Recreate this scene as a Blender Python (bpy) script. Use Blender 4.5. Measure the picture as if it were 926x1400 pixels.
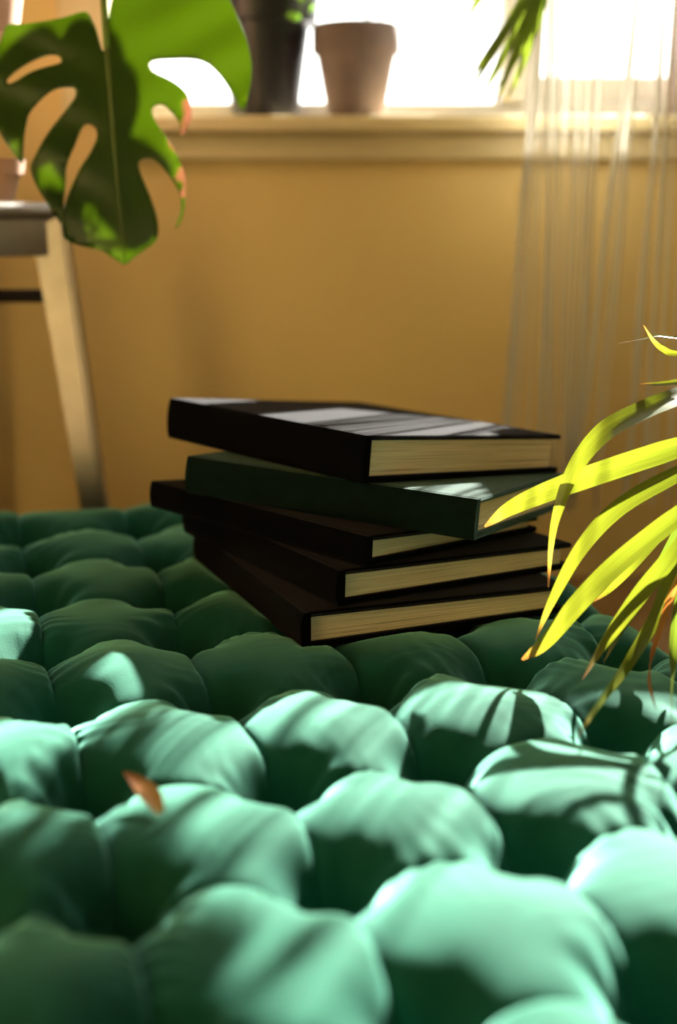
import bpy, bmesh, math, random
import numpy as np
from mathutils import Vector, Matrix, noise, geometry

random.seed(7)
rng = np.random.default_rng(11)
scene = bpy.context.scene
for o in list(bpy.data.objects):
    bpy.data.objects.remove(o, do_unlink=True)
COL = scene.collection

# ------------------------------------------------------------------ camera
PITCH = math.atan(400 / 1600)
CAM = Vector((0, 0, .42))
cd = bpy.data.cameras.new('camera'); cam = bpy.data.objects.new('camera', cd); COL.objects.link(cam)
cam.location = CAM; cam.rotation_euler = (math.pi / 2 - PITCH, 0, 0)
cd.sensor_fit = 'VERTICAL'; cd.sensor_height = 36; cd.sensor_width = 36; cd.lens = 36 * 1600 / 1400
cd.clip_start = .01
cd.dof.use_dof = True; cd.dof.focus_distance = .73; cd.dof.aperture_fstop = 2.9; cd.dof.aperture_blades = 9
scene.camera = cam

# ------------------------------------------------------------------ sky, sun, exposure
W = bpy.data.worlds.new('sky'); scene.world = W; W.use_nodes = True
bgn = W.node_tree.nodes['Background']; bgn.inputs['Color'].default_value = (1, .97, .93, 1); bgn.inputs['Strength'].default_value = 3.4
SUN_AZ, SUN_EL = math.radians(25), math.radians(32.3)
TO_SUN = Vector((math.sin(SUN_AZ) * math.cos(SUN_EL), math.cos(SUN_AZ) * math.cos(SUN_EL), math.sin(SUN_EL)))
sd = bpy.data.lights.new('sun_offscreen', 'SUN'); sd.energy = 42.0; sd.angle = math.radians(.7); sd.color = (1, .95, .86)
sun = bpy.data.objects.new('sun_offscreen', sd); COL.objects.link(sun); sun.location = (1, 3, 2.5)
sun.rotation_euler = TO_SUN.to_track_quat('Z', 'Y').to_euler()
vs = scene.view_settings
vs.view_transform = 'Standard'; vs.look = 'None'; vs.exposure = 0.65; vs.gamma = 1; vs.use_curve_mapping = False

# ------------------------------------------------------------------ helpers
FWD = Vector((0, math.cos(PITCH), -math.sin(PITCH))); DWN = Vector((0, -math.sin(PITCH), -math.cos(PITCH))); RGT = Vector((1, 0, 0))
def at(px, py, d):
    return CAM + d * (FWD + RGT * ((px - 463) / 1600) + DWN * ((py - 700) / 1600))
def aty(px, py, Y):
    v = FWD + RGT * ((px - 463) / 1600) + DWN * ((py - 700) / 1600)
    return CAM + v * (Y / v.y)

def mat(name, color, rough=.6, sheen=0, sheen_tint=(1, 1, 1), sheen_rough=.4, metal=0, spec=.5, noise_scale=0, noise_amt=.15, bump=0, bump_scale=200, stretch=None):
    m = bpy.data.materials.new(name); m.use_nodes = True
    nt = m.node_tree; b = nt.nodes['Principled BSDF']
    b.inputs['Base Color'].default_value = (*color, 1); b.inputs['Roughness'].default_value = rough
    b.inputs['Metallic'].default_value = metal; b.inputs['Specular IOR Level'].default_value = spec
    if sheen:
        b.inputs['Sheen Weight'].default_value = sheen; b.inputs['Sheen Tint'].default_value = (*sheen_tint, 1); b.inputs['Sheen Roughness'].default_value = sheen_rough
    tc = nt.nodes.new('ShaderNodeTexCoord'); mp = nt.nodes.new('ShaderNodeMapping'); nt.links.new(tc.outputs['Object'], mp.inputs['Vector'])
    if stretch: mp.inputs['Scale'].default_value = stretch
    if noise_scale:
        n = nt.nodes.new('ShaderNodeTexNoise'); n.inputs['Scale'].default_value = noise_scale; n.inputs['Detail'].default_value = 5
        nt.links.new(mp.outputs['Vector'], n.inputs['Vector'])
        r = nt.nodes.new('ShaderNodeValToRGB')
        r.color_ramp.elements[0].position = .3; r.color_ramp.elements[1].position = .7
        r.color_ramp.elements[0].color = (*[max(0, c * (1 - noise_amt)) for c in color], 1)
        r.color_ramp.elements[1].color = (*[min(1, c * (1 + noise_amt)) for c in color], 1)
        nt.links.new(n.outputs['Fac'], r.inputs['Fac']); nt.links.new(r.outputs['Color'], b.inputs['Base Color'])
    if bump:
        n2 = nt.nodes.new('ShaderNodeTexNoise'); n2.inputs['Scale'].default_value = bump_scale; n2.inputs['Detail'].default_value = 3
        nt.links.new(mp.outputs['Vector'], n2.inputs['Vector'])
        bp = nt.nodes.new('ShaderNodeBump'); bp.inputs['Strength'].default_value = bump; bp.inputs['Distance'].default_value = .002
        nt.links.new(n2.outputs['Fac'], bp.inputs['Height']); nt.links.new(bp.outputs['Normal'], b.inputs['Normal'])
    return m

def leaf_mat(name, stops, trans, rough=.4, gloss=.35, mixf=.5):
    """leaf blade: colour along its length from the 't' attribute, part of the light goes through"""
    m = bpy.data.materials.new(name); m.use_nodes = True; nt = m.node_tree
    b = nt.nodes['Principled BSDF']; out = nt.nodes['Material Output']
    at_ = nt.nodes.new('ShaderNodeAttribute'); at_.attribute_name = 't'
    tc = nt.nodes.new('ShaderNodeTexCoord')
    nz = nt.nodes.new('ShaderNodeTexNoise'); nz.inputs['Scale'].default_value = 45; nt.links.new(tc.outputs['Object'], nz.inputs['Vector'])
    ma = nt.nodes.new('ShaderNodeMath'); ma.operation = 'MULTIPLY_ADD'; ma.inputs[1].default_value = .10; 
    nt.links.new(nz.outputs['Fac'], ma.inputs[0])
    sub = nt.nodes.new('ShaderNodeMath'); sub.operation = 'SUBTRACT'; sub.inputs[1].default_value = .05
    nt.links.new(at_.outputs['Fac'], sub.inputs[0]); nt.links.new(sub.outputs[0], ma.inputs[2])
    rp = nt.nodes.new('ShaderNodeValToRGB'); nt.links.new(ma.outputs[0], rp.inputs['Fac'])
    el = rp.color_ramp.elements
    while len(el) < len(stops): el.new(.5)
    for e, (p, c) in zip(el, stops): e.position = p; e.color = (*c, 1)
    wa = nt.nodes.new('ShaderNodeAttribute'); wa.attribute_name = 'w'
    cxz = nt.nodes.new('ShaderNodeCombineXYZ')
    for src, k, q in ((at_, 2.0, 0), (wa, 7.0, 1)):
        mm = nt.nodes.new('ShaderNodeMath'); mm.operation = 'MULTIPLY'; mm.inputs[1].default_value = k; nt.links.new(src.outputs['Fac'], mm.inputs[0]); nt.links.new(mm.outputs[0], cxz.inputs[q])
    sn = nt.nodes.new('ShaderNodeTexNoise'); sn.inputs['Scale'].default_value = 1; sn.inputs['Detail'].default_value = 4; nt.links.new(cxz.outputs[0], sn.inputs['Vector'])
    mr_ = nt.nodes.new('ShaderNodeMapRange'); mr_.inputs['From Min'].default_value = .3; mr_.inputs['From Max'].default_value = .7; mr_.inputs['To Min'].default_value = .72; mr_.inputs['To Max'].default_value = 1.2
    nt.links.new(sn.outputs['Fac'], mr_.inputs['Value'])
    vm = nt.nodes.new('ShaderNodeVectorMath'); vm.operation = 'SCALE'; nt.links.new(rp.outputs['Color'], vm.inputs[0]); nt.links.new(mr_.outputs[0], vm.inputs['Scale'])
    rp = vm
    nt.links.new(rp.outputs[0], b.inputs['Base Color'])
    b.inputs['Roughness'].default_value = rough; b.inputs['Specular IOR Level'].default_value = gloss
    tr = nt.nodes.new('ShaderNodeBsdfTranslucent')
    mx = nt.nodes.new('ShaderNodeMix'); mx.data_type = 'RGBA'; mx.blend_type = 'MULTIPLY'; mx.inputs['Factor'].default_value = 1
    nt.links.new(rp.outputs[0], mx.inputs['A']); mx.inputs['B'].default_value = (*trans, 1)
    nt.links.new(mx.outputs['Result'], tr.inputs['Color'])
    ms = nt.nodes.new('ShaderNodeMixShader'); ms.inputs['Fac'].default_value = mixf
    nt.links.new(b.outputs[0], ms.inputs[1]); nt.links.new(tr.outputs[0], ms.inputs[2]); nt.links.new(ms.outputs[0], out.inputs['Surface'])
    return m

M = {}
M['velvet'] = mat('green_velvet', (.0030, .052, .031), .85, sheen=1, sheen_tint=(.38, .95, .76), sheen_rough=.35, spec=.12, noise_scale=60, noise_amt=.12, bump=.12, bump_scale=900)
M['green_cloth'] = mat('green_book_velvet', (.0015, .007, .005), .9, sheen=.34, sheen_tint=(.6, 1, .85), sheen_rough=.35, spec=.1, noise_scale=90, noise_amt=.2, bump=.4, bump_scale=1500)
M['black_cloth'] = mat('black_book_velvet', (.0010, .0008, .0014), .95, sheen=.09, sheen_tint=(.9, .85, 1), sheen_rough=.3, spec=.06, noise_scale=90, noise_amt=.3, bump=.4, bump_scale=1500)
M['wall'] = mat('tan_wall_paint', (.80, .60, .25), .75, noise_scale=6, noise_amt=.03, bump=.05, bump_scale=120)
M['trim'] = mat('cream_trim_paint', (.72, .6, .34), .5, noise_scale=8, noise_amt=.03)
M['frame'] = mat('white_window_paint', (.5, .47, .42), .4)
M['room'] = mat('pale_wall_paint', (.56, .50, .41), .8, noise_scale=6, noise_amt=.03)
M['ceil'] = mat('white_ceiling_paint', (.62, .58, .5), .9)
M['terracotta'] = mat('terracotta', (.20, .145, .135), .85, noise_scale=30, noise_amt=.15, bump=.2, bump_scale=300)
M['pink_terracotta'] = mat('pale_terracotta', (.62, .36, .25), .85, noise_scale=30, noise_amt=.12)
M['black_pot'] = mat('dark_glazed_ceramic', (.012, .011, .017), .35, noise_scale=12, noise_amt=.3)
M['soil'] = mat('soil', (.03, .02, .012), 1, noise_scale=150, noise_amt=.6, bump=.8, bump_scale=300)
M['steel'] = mat('brushed_grey_metal', (.30, .28, .26), .32, metal=.85, noise_scale=40, noise_amt=.1)
M['dark_steel'] = mat('dark_metal', (.03, .02, .018), .5, metal=.5)
M['string'] = leaf_mat('silvery_string', [(0, (.82, .79, .72)), (1, (.82, .79, .72))], (1, 1, 1), .3, 1.0, mixf=.1)
M['rope'] = mat('jute_rope', (.5, .38, .22), .9, noise_scale=200, noise_amt=.3)
M['stem'] = mat('green_stem', (.14, .24, .04), .5, noise_scale=40, noise_amt=.2)
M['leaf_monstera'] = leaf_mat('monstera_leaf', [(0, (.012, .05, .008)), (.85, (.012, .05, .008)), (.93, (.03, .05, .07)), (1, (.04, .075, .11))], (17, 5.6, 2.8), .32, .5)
M['leaf_shade'] = leaf_mat('shade_casting_leaf', [(0, (.01, .035, .008)), (1, (.012, .04, .008))], (1.5, 1.5, 1), .3, .5)  # for the added shade leaves over the dark pot
M['midrib'] = mat('pale_leaf_rib', (.10, .15, .03), .5)
G1, G2, BR = (.085, .115, .010), (.115, .13, .012), (.30, .12, .03)
M['leaf_palm'] = leaf_mat('palm_leaflet', [(0, G1), (.80, G2), (.90, (.22, .16, .03)), (.97, (.24, .10, .03))], (2.1, 2.0, 1.2), .33, .6)
M['leaf_dry'] = leaf_mat('dry_leaflet', [(0, (.3, .22, .03)), (.3, (.32, .13, .03)), (1, (.3, .09, .03))], (1.4, 1.1, 1), .5, .4)
M['leaf_green'] = leaf_mat('green_palm_leaflet', [(0, (.06, .095, .014)), (.85, (.085, .11, .014)), (1, (.2, .13, .03))], (2.2, 2.2, 1.2), .35, .5)
M['sprout'] = leaf_mat('sprout_leaf', [(0, (.12, .24, .03)), (1, (.16, .28, .05))], (2.2, 2.4, 1.4), .5, .3)

def floor_mat():
    m = bpy.data.materials.new('oak_boards'); m.use_nodes = True; nt = m.node_tree; b = nt.nodes['Principled BSDF']
    tc = nt.nodes.new('ShaderNodeTexCoord'); mp = nt.nodes.new('ShaderNodeMapping'); mp.inputs['Scale'].default_value = (3, 30, 3)
    nt.links.new(tc.outputs['Object'], mp.inputs['Vector'])
    n = nt.nodes.new('ShaderNodeTexNoise'); n.inputs['Scale'].default_value = 3; n.inputs['Detail'].default_value = 8; nt.links.new(mp.outputs[0], n.inputs['Vector'])
    r = nt.nodes.new('ShaderNodeValToRGB'); r.color_ramp.elements[0].color = (.22, .14, .07, 1); r.color_ramp.elements[1].color = (.42, .28, .16, 1)
    nt.links.new(n.outputs['Fac'], r.inputs['Fac']); nt.links.new(r.outputs['Color'], b.inputs['Base Color']); b.inputs['Roughness'].default_value = .45
    return m
M['floor'] = floor_mat()

def page_mat():
    """edges of many sheets: fine lines across the thickness"""
    m = bpy.data.materials.new('page_edges'); m.use_nodes = True; nt = m.node_tree; b = nt.nodes['Principled BSDF']
    at_ = nt.nodes.new('ShaderNodeAttribute'); at_.attribute_name = 'sheet'; at_.attribute_type = 'GEOMETRY'
    tc = nt.nodes.new('ShaderNodeTexCoord')
    sx = nt.nodes.new('ShaderNodeSeparateXYZ'); nt.links.new(tc.outputs['Object'], sx.inputs[0])
    wv = nt.nodes.new('ShaderNodeTexNoise'); wv.noise_dimensions = '3D'; wv.inputs['Scale'].default_value = 1; wv.inputs['Detail'].default_value = 4
    cx = nt.nodes.new('ShaderNodeCombineXYZ')
    s1 = nt.nodes.new('ShaderNodeMath'); s1.operation = 'MULTIPLY'; s1.inputs[1].default_value = 9; nt.links.new(sx.outputs['X'], s1.inputs[0])
    s2 = nt.nodes.new('ShaderNodeMath'); s2.operation = 'MULTIPLY'; s2.inputs[1].default_value = 9; nt.links.new(sx.outputs['Y'], s2.inputs[0])
    s3 = nt.nodes.new('ShaderNodeMath'); s3.operation = 'MULTIPLY'; s3.inputs[1].default_value = 42; nt.links.new(at_.outputs['Fac'], s3.inputs[0])
    for i, s in enumerate((s1, s2, s3)): nt.links.new(s.outputs[0], cx.inputs[i])
    nt.links.new(cx.outputs[0], wv.inputs['Vector'])
    r = nt.nodes.new('ShaderNodeValToRGB'); e = r.color_ramp.elements
    e[0].position = .30; e[0].color = (.18, .12, .06, 1); e[1].position = .47; e[1].color = (.74, .62, .40, 1)
    nt.links.new(wv.outputs['Fac'], r.inputs['Fac']); nt.links.new(r.outputs['Color'], b.inputs['Base Color'])
    bp = nt.nodes.new('ShaderNodeBump'); bp.inputs['Strength'].default_value = .5; bp.inputs['Distance'].default_value = .0006
    nt.links.new(wv.outputs['Fac'], bp.inputs['Height']); nt.links.new(bp.outputs['Normal'], b.inputs['Normal'])
    b.inputs['Roughness'].default_value = .8; b.inputs['Specular IOR Level'].default_value = .2
    return m
M['pages'] = page_mat()

def glass_mat():
    m = bpy.data.materials.new('window_glass'); m.use_nodes = True; nt = m.node_tree
    nt.nodes.remove(nt.nodes['Principled BSDF']); out = nt.nodes['Material Output']
    t = nt.nodes.new('ShaderNodeBsdfTransparent'); t.inputs[0].default_value = (.96, .97, .96, 1)
    g = nt.nodes.new('ShaderNodeBsdfGlossy'); g.inputs['Roughness'].default_value = .02
    fr = nt.nodes.new('ShaderNodeFresnel'); fr.inputs[0].default_value = 1.35
    ms = nt.nodes.new('ShaderNodeMixShader'); nt.links.new(fr.outputs[0], ms.inputs[0]); nt.links.new(t.outputs[0], ms.inputs[1]); nt.links.new(g.outputs[0], ms.inputs[2])
    nt.links.new(ms.outputs[0], out.inputs['Surface'])
    return m
M['glass'] = glass_mat()

def link(name, me, m=None, parent=None):
    o = bpy.data.objects.new(name, me); COL.objects.link(o)
    if m is not None: me.materials.append(M[m])
    if parent is not None: o.parent = parent
    return o
def tag(o, label=None, cat=None, group=None, kind=None):
    if label: o['label'] = label
    if cat: o['category'] = cat
    if group: o['group'] = group
    if kind: o['kind'] = kind
    return o
def empty(name, loc=(0, 0, 0)):
    o = bpy.data.objects.new(name, None); COL.objects.link(o); o.location = loc; o.empty_display_size = .05
    return o
def finish(bm, name, m, parent=None, smooth=True, origin=None, sharp=None):
    bmesh.ops.recalc_face_normals(bm, faces=bm.faces[:])
    me = bpy.data.meshes.new(name)
    if origin is not None: bmesh.ops.translate(bm, vec=-Vector(origin), verts=bm.verts[:])
    bm.to_mesh(me); bm.free()
    if smooth:
        me.polygons.foreach_set('use_smooth', [True] * len(me.polygons))
        if sharp: me.set_sharp_from_angle(angle=math.radians(sharp))
    return link(name, me, m, parent)
def box(bm, x0, x1, y0, y1, z0, z1, bev=0):
    r = bmesh.ops.create_cube(bm, size=1, matrix=Matrix.Translation(((x0 + x1) / 2, (y0 + y1) / 2, (z0 + z1) / 2)) @ Matrix.Diagonal((x1 - x0, y1 - y0, z1 - z0, 1)))
    if bev:
        es = list({e for v in r['verts'] for e in v.link_edges})
        bmesh.ops.bevel(bm, geom=es, offset=bev, segments=3, affect='EDGES', profile=.5)
def tube(bm, pts, radii, n=10, cap=True):
    pts = [Vector(p) for p in pts]
    if not hasattr(radii, '__len__'): radii = [radii] * len(pts)
    rings = []; up = None
    for i, p in enumerate(pts):
        t = (pts[min(i + 1, len(pts) - 1)] - pts[max(i - 1, 0)]).normalized()
        if up is None:
            up = t.orthogonal().normalized()
        up = (up - t * up.dot(t)).normalized(); s = t.cross(up)
        rings.append([bm.verts.new(p + radii[i] * (math.cos(a) * up + math.sin(a) * s)) for a in [2 * math.pi * k / n for k in range(n)]])
    for a, b in zip(rings, rings[1:]):
        for k in range(n): bm.faces.new((a[k], a[(k + 1) % n], b[(k + 1) % n], b[k]))
    if cap: bm.faces.new(rings[0][::-1]); bm.faces.new(rings[-1])
def lathe(bm, prof, n=48, center=(0, 0, 0)):
    c = Vector(center); rings = []
    for r, z in prof:
        rings.append([bm.verts.new(c + Vector((r * math.cos(2 * math.pi * k / n), r * math.sin(2 * math.pi * k / n), z))) for k in range(n)])
    for a, b in zip(rings, rings[1:]):
        for k in range(n): bm.faces.new((a[k], a[(k + 1) % n], b[(k + 1) % n], b[k]))
    bm.faces.new(rings[0][::-1]); bm.faces.new(rings[-1])
def crom(pts, sub):
    """Catmull-Rom through 3D points"""
    pts = [Vector(p) for p in pts]; P = [pts[0] * 2 - pts[1]] + pts + [pts[-1] * 2 - pts[-2]]
    out = []
    for i in range(1, len(P) - 2):
        a, b, c, d = P[i - 1:i + 3]
        for k in range(sub):
            t = k / sub
            out.append(.5 * ((2 * b) + (c - a) * t + (2 * a - 5 * b + 4 * c - d) * t * t + (3 * b - a - 3 * c + d) * t ** 3))
    out.append(pts[-1]); return out

# ------------------------------------------------------------------ room
WY = 1.36                                   # inner face of the window wall
sill_top = aty(480, 157, 1.31).z; nose_bot = aty(480, 180, 1.31).z; apron_bot = aty(600, 219, 1.34).z
WX0, WX1, WZ1 = aty(150, 100, WY).x, 1.18, 1.85
RX0, RX1, RY0, RZ = -.78, 1.9, -2.2, 2.4
T = .16
bm = bmesh.new()
box(bm, RX0, WX0, WY, WY + T, 0, RZ); box(bm, WX1, RX1, WY, WY + T, 0, RZ)
box(bm, WX0, WX1, WY, WY + T, 0, sill_top - .012); box(bm, WX0, WX1, WY, WY + T, WZ1, RZ)
tag(finish(bm, 'wall_back', 'wall', smooth=False), 'tan painted wall under and around the window', kind='structure')
for nm, b in (('wall_left', (RX0 - .1, RX0, RY0, WY + T, 0, RZ)), ('wall_right', (RX1, RX1 + .1, RY0, WY + T, 0, RZ)), ('wall_front', (RX0 - .1, RX1 + .1, RY0 - .1, RY0, 0, RZ))):
    bm = bmesh.new(); box(bm, *b); tag(finish(bm, nm, 'wall' if nm == 'wall_left' else 'room', smooth=False), 'painted side wall of the room', kind='structure')
bm = bmesh.new(); box(bm, RX0 - .1, RX1 + .1, RY0 - .1, WY + T, -.06, 0)
tag(finish(bm, 'floor', 'floor', smooth=False), 'brown wooden floor under the cushion', kind='structure')
bm = bmesh.new(); box(bm, RX0 - .1, RX1 + .1, RY0 - .1, WY + T, RZ, RZ + .06)
tag(finish(bm, 'ceiling', 'ceil', smooth=False), 'white painted ceiling', kind='structure')

# window: outer frame, two sashes, mullion, panes, sill
FY0, FY1 = WY + .07, WY + .135
win = tag(empty('window_1', (WX0, WY, sill_top)), 'bright window with cream frame above the sill', kind='structure')
win_inv = Matrix.Translation(-win.location)
def wpart(bm, name, m, smooth=True):
    o = finish(bm, name, m, win, smooth, sharp=35); o.matrix_parent_inverse = win_inv; return o
mx0, mx1 = aty(686, 60, FY0).x, aty(722, 60, FY0).x
fz = aty(500, 141, FY0).z
bm = bmesh.new()
box(bm, WX0, WX0 + .035, FY0, FY1, sill_top - .012, WZ1, .002); box(bm, WX1 - .035, WX1, FY0, FY1, sill_top - .012, WZ1, .002)
box(bm, WX0 + .035, WX1 - .035, FY0, FY1, WZ1 - .035, WZ1, .002); box(bm, WX0 + .035, WX1 - .035, FY0, FY1, sill_top - .012, fz, .002)
wpart(bm, 'window_frame', 'frame')
bm = bmesh.new(); box(bm, mx0, mx1, FY0 - .012, FY1, fz, WZ1 - .035, .003); wpart(bm, 'mullion', 'frame')
rz = aty(850, 104, FY0 + .01).z
bm = bmesh.new()
sx0 = mx1 + .006
box(bm, sx0, sx0 + .012, FY0 + .012, FY1 - .005, fz, WZ1 - .04, .002); box(bm, WX1 - .075, WX1 - .04, FY0 + .012, FY1 - .005, fz, WZ1 - .04, .002)
box(bm, sx0 + .012, WX1 - .075, FY0 + .012, FY1 - .005, fz, rz, .002); box(bm, sx0 + .012, WX1 - .075, FY0 + .012, FY1 - .005, WZ1 - .075, WZ1 - .04, .002)
wpart(bm, 'sash', 'frame')
for nm, b in (('pane', (WX0 + .03, mx0 + .004, FY0 + .045, FY0 + .049, fz - .003, WZ1 - .03)), ('pane', (sx0 + .008, WX1 - .07, FY0 + .04, FY0 + .044, rz - .004, WZ1 - .07))):
    bm = bmesh.new(); box(bm, *b); wpart(bm, nm, 'glass', False)
SX0 = aty(138, 160, 1.31).x
bm = bmesh.new(); box(bm, SX0, 1.3, 1.31, WY + .075, nose_bot, sill_top, .004)
tag(finish(bm, 'trim_1', 'trim', sharp=35), 'cream window sill board carrying the plant pots', kind='structure')
bm = bmesh.new(); box(bm, SX0 + .015, 1.285, 1.338, WY + .002, apron_bot, nose_bot, .005)
tag(finish(bm, 'trim_2', 'trim', sharp=35), 'cream apron moulding under the window sill', kind='structure')
cx0 = aty(78, 60, 1.34).x
bm = bmesh.new(); box(bm, cx0, WX0 + .004, 1.342, WY + .004, sill_top - .002, WZ1 + .05, .004)
tag(finish(bm, 'trim_3', 'trim', sharp=35), 'cream upright casing board beside the window', kind='structure')

# ------------------------------------------------------------------ books (fitted so that each lies on the one below)
PC = Vector((.02, .78))
BOOKS = [  # N corner, yaw, length, width, spine thickness, taper, plane (height at PC, slope x, slope y)
    ((-.0210, .6795), 23.57, .2285, .1873, .0250, .0237, (.1594, -.0011, -.0209)),
    ((.0002, .6926), 32.37, .2236, .1911, .0241, .0241, (.1826, -.0228, -.0303)),
    ((.0177, .7004), 44.86, .2254, .1764, .0208, .0471, (.2052, -.0432, -.0433)),
    ((.0853, .7084), 62.03, .2201, .1765, .0274, -.0049, (.2233, -.0766, -.0765)),
    ((.0160, .7350), 41.12, .2270, .1957, .0323, .0146, (.2509, -.0743, -.0722))]
BLAB = ['black cloth hardback at the bottom of the stack, resting on the cushion',
        'black cloth hardback second from the bottom of the book stack',
        'black cloth hardback directly under the green book, spine end jutting out of the stack',
        'green velvet hardback under the top book of the stack',
        'black velvet hardback on top of the stack, its cover partly sunlit']

def book_mesh_cover(name, W_, L, z0f, z1f, m, parent, over=.0045):
    """board with rounded velvet edges; z0f / z1f give the height at a distance x from the spine"""
    bm = bmesh.new()
    nx, ny = 14, 16
    prof = []
    xs = [.0025 + (W_ + over - .0025) * i / nx for i in range(nx + 1)]; ys = [L * j / ny for j in range(ny + 1)]
    top = [[bm.verts.new((x, y, z1f(x))) for y in ys] for x in xs]; bot = [[bm.verts.new((x, y, z0f(x))) for y in ys] for x in xs]
    for i in range(nx):
        for j in range(ny):
            bm.faces.new((top[i][j], top[i + 1][j], top[i + 1][j + 1], top[i][j + 1])); bm.faces.new((bot[i][j], bot[i][j + 1], bot[i + 1][j + 1], bot[i + 1][j]))
    for i in range(nx):
        bm.faces.new((top[i][0], bot[i][0], bot[i + 1][0], top[i + 1][0])); bm.faces.new((top[i][ny], top[i + 1][ny], bot[i + 1][ny], bot[i][ny]))
    for j in range(ny):
        bm.faces.new((top[0][j], top[0][j + 1], bot[0][j + 1], bot[0][j])); bm.faces.new((top[nx][j], bot[nx][j], bot[nx][j + 1], top[nx][j + 1]))
    bm.normal_update()
    es = [e for e in bm.edges if len(e.link_faces) == 2 and e.calc_face_angle() > 1]
    bmesh.ops.bevel(bm, geom=es, offset=.0019, segments=3, affect='EDGES', profile=.6)
    return finish(bm, name, m, parent)

def make_book(i, spec):
    (nx, ny), yaw, L, Wd, Ts, w, pl = spec
    yaw = math.radians(yaw)
    b = Vector((math.cos(yaw), math.sin(yaw))); a = Vector((-math.sin(yaw), math.cos(yaw)))
    g = Vector((pl[1], pl[2]))
    z = pl[0] + g.dot(Vector((nx, ny)) - PC)
    ex = Vector((b.x, b.y, g.dot(b))).normalized(); ey0 = Vector((a.x, a.y, g.dot(a)))
    ez = ex.cross(ey0).normalized(); ey = ez.cross(ex)
    root = empty('hardback_book'); mw = Matrix(((ex.x, ey.x, ez.x, nx), (ex.y, ey.y, ez.y, ny), (ex.z, ey.z, ez.z, z + .0004), (0, 0, 0, 1)))
    root.matrix_world = mw
    cm = 'green_cloth' if i == 3 else 'black_cloth'
    ct = .0042
    topz = lambda x: Ts - w * x
    book_mesh_cover('back_cover', Wd, L, lambda x: 0, lambda x: ct, cm, root)
    book_mesh_cover('front_cover', Wd, L, lambda x: topz(x) - ct, lambda x: topz(x) - .0006, cm, root)
    # spine: slightly rounded strip
    bm = bmesh.new(); n = 10
    prof = [(-.0022 * math.sin(math.pi * k / n) ** .6 - .0002, .0002 + (Ts - .0012) * k / n) for k in range(n + 1)] + [(.0045, Ts - .001), (.0045, .0002)]
    ny_ = 12; rings = [[bm.verts.new((x, L * j / ny_, zz)) for x, zz in prof] for j in range(ny_ + 1)]
    for r0, r1 in zip(rings, rings[1:]):
        for k in range(len(prof)): bm.faces.new((r0[k], r0[(k + 1) % len(prof)], r1[(k + 1) % len(prof)], r1[k]))
    bm.faces.new(rings[0][::-1]); bm.faces.new(rings[-1])
    finish(bm, 'spine', cm, root, sharp=50)
    # page block with its sheets numbered through the thickness
    bm = bmesh.new(); lay = None
    nx_, nz_ = 24, 30; x0, x1, y0, y1 = .004, Wd - .003, .0035, L - .0035
    verts = {}; sheet = {}
    def hz(x, k): return ct + .0001 + (topz(x) - 2 * ct - .0002) * k / nz_
    rr = random.Random(i); jit = [rr.uniform(0, .0005) for _ in range(nz_ + 1)]
    loops = []
    for k in range(nz_ + 1):
        loop = []
        for q in range(nx_ + 1): loop.append((x0 + (x1 - x0) * q / nx_, y0 + jit[k]))
        for q in range(1, 13): loop.append((x1 - jit[k] - .0022 * math.sin(math.pi * k / nz_), y0 + (y1 - y0) * q / 12))
        for q in range(1, nx_ + 1): loop.append((x1 + (x0 - x1) * q / nx_, y1 - jit[k]))
        for q in range(1, 12): loop.append((x0, y1 + (y0 - y1) * q / 12))
        loops.append([bm.verts.new((x, y, hz(x, k))) for x, y in loop])
    for l0, l1 in zip(loops, loops[1:]):
        for q in range(len(l0)): bm.faces.new((l0[q], l0[(q + 1) % len(l0)], l1[(q + 1) % len(l0)], l1[q]))
    bm.faces.new(loops[0][::-1]); bm.faces.new(loops[-1])
    nl = len(loops[0])
    o = finish(bm, 'page_block', 'pages', root, smooth=False)
    at_ = o.data.attributes.new('sheet', 'FLOAT', 'POINT')
    at_.data.foreach_set('value', np.repeat(np.arange(nz_ + 1) / nz_ + i * 3.7, nl).astype(np.float32))
    tag(root, BLAB[i], 'book', 'hardback books stacked on the cushion')
    return root
for i, s in enumerate(BOOKS): make_book(i, s)

# ------------------------------------------------------------------ tufted cushion
O2, A2, B2 = np.array((-.2692, .9615)), np.array((.0838, .0196)), np.array((.0301, -.0918))
MEAS = {(0, 0): (-.2678, .9525), (1, 0): (-.179, .9828), (0, 1): (-.2417, .875), (1, 1): (-.1484, .8888), (0, 2): (-.214, .7872), (1, 2): (-.1212, .7904),
        (0, 3): (-.1858, .6874), (1, 3): (-.1005, .7105), (0, 4): (-.1531, .6006), (1, 4): (-.067, .6105), (2, 4): (.0177, .628), (3, 4): (.0957, .6497), (4, 4): (.1751, .6788),
        (0, 5): (-.1193, .5062), (1, 5): (-.0275, .5135), (2, 5): (.0482, .5349), (3, 5): (.145, .57), (1, 6): (-.0039, .4287), (2, 6): (.0833, .4511)}
IS = [-1.5, -.75, 0, 1, 2, 3, 4, 4.8]; JS = [-1.35, 0, 1, 2, 3, 4, 5, 6, 7, 7.8]
def node(i, j):
    if (i, j) in MEAS: return np.array(MEAS[(i, j)])
    p = O2 + i * A2 + j * B2
    d = np.zeros(2); wsum = .15
    for (a, b), q in MEAS.items():                      # follow the measured neighbours
        ww = math.exp(-((a - i) ** 2 + (b - j) ** 2) / 1.2); d += ww * (np.array(q) - (O2 + a * A2 + b * B2)); wsum += ww
    return p + d / wsum
NODES = np.array([[node(i, j) for j in JS] for i in IS])          # [ni, nj, 2]
RES = 40
tt = .5 - .5 * np.cos(np.pi * np.arange(RES + 1) / RES)
tt = .45 * tt + .55 * np.arange(RES + 1) / RES
U = np.concatenate([k + tt[:-1] for k in range(len(IS) - 1)] + [[len(IS) - 1]])
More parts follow.
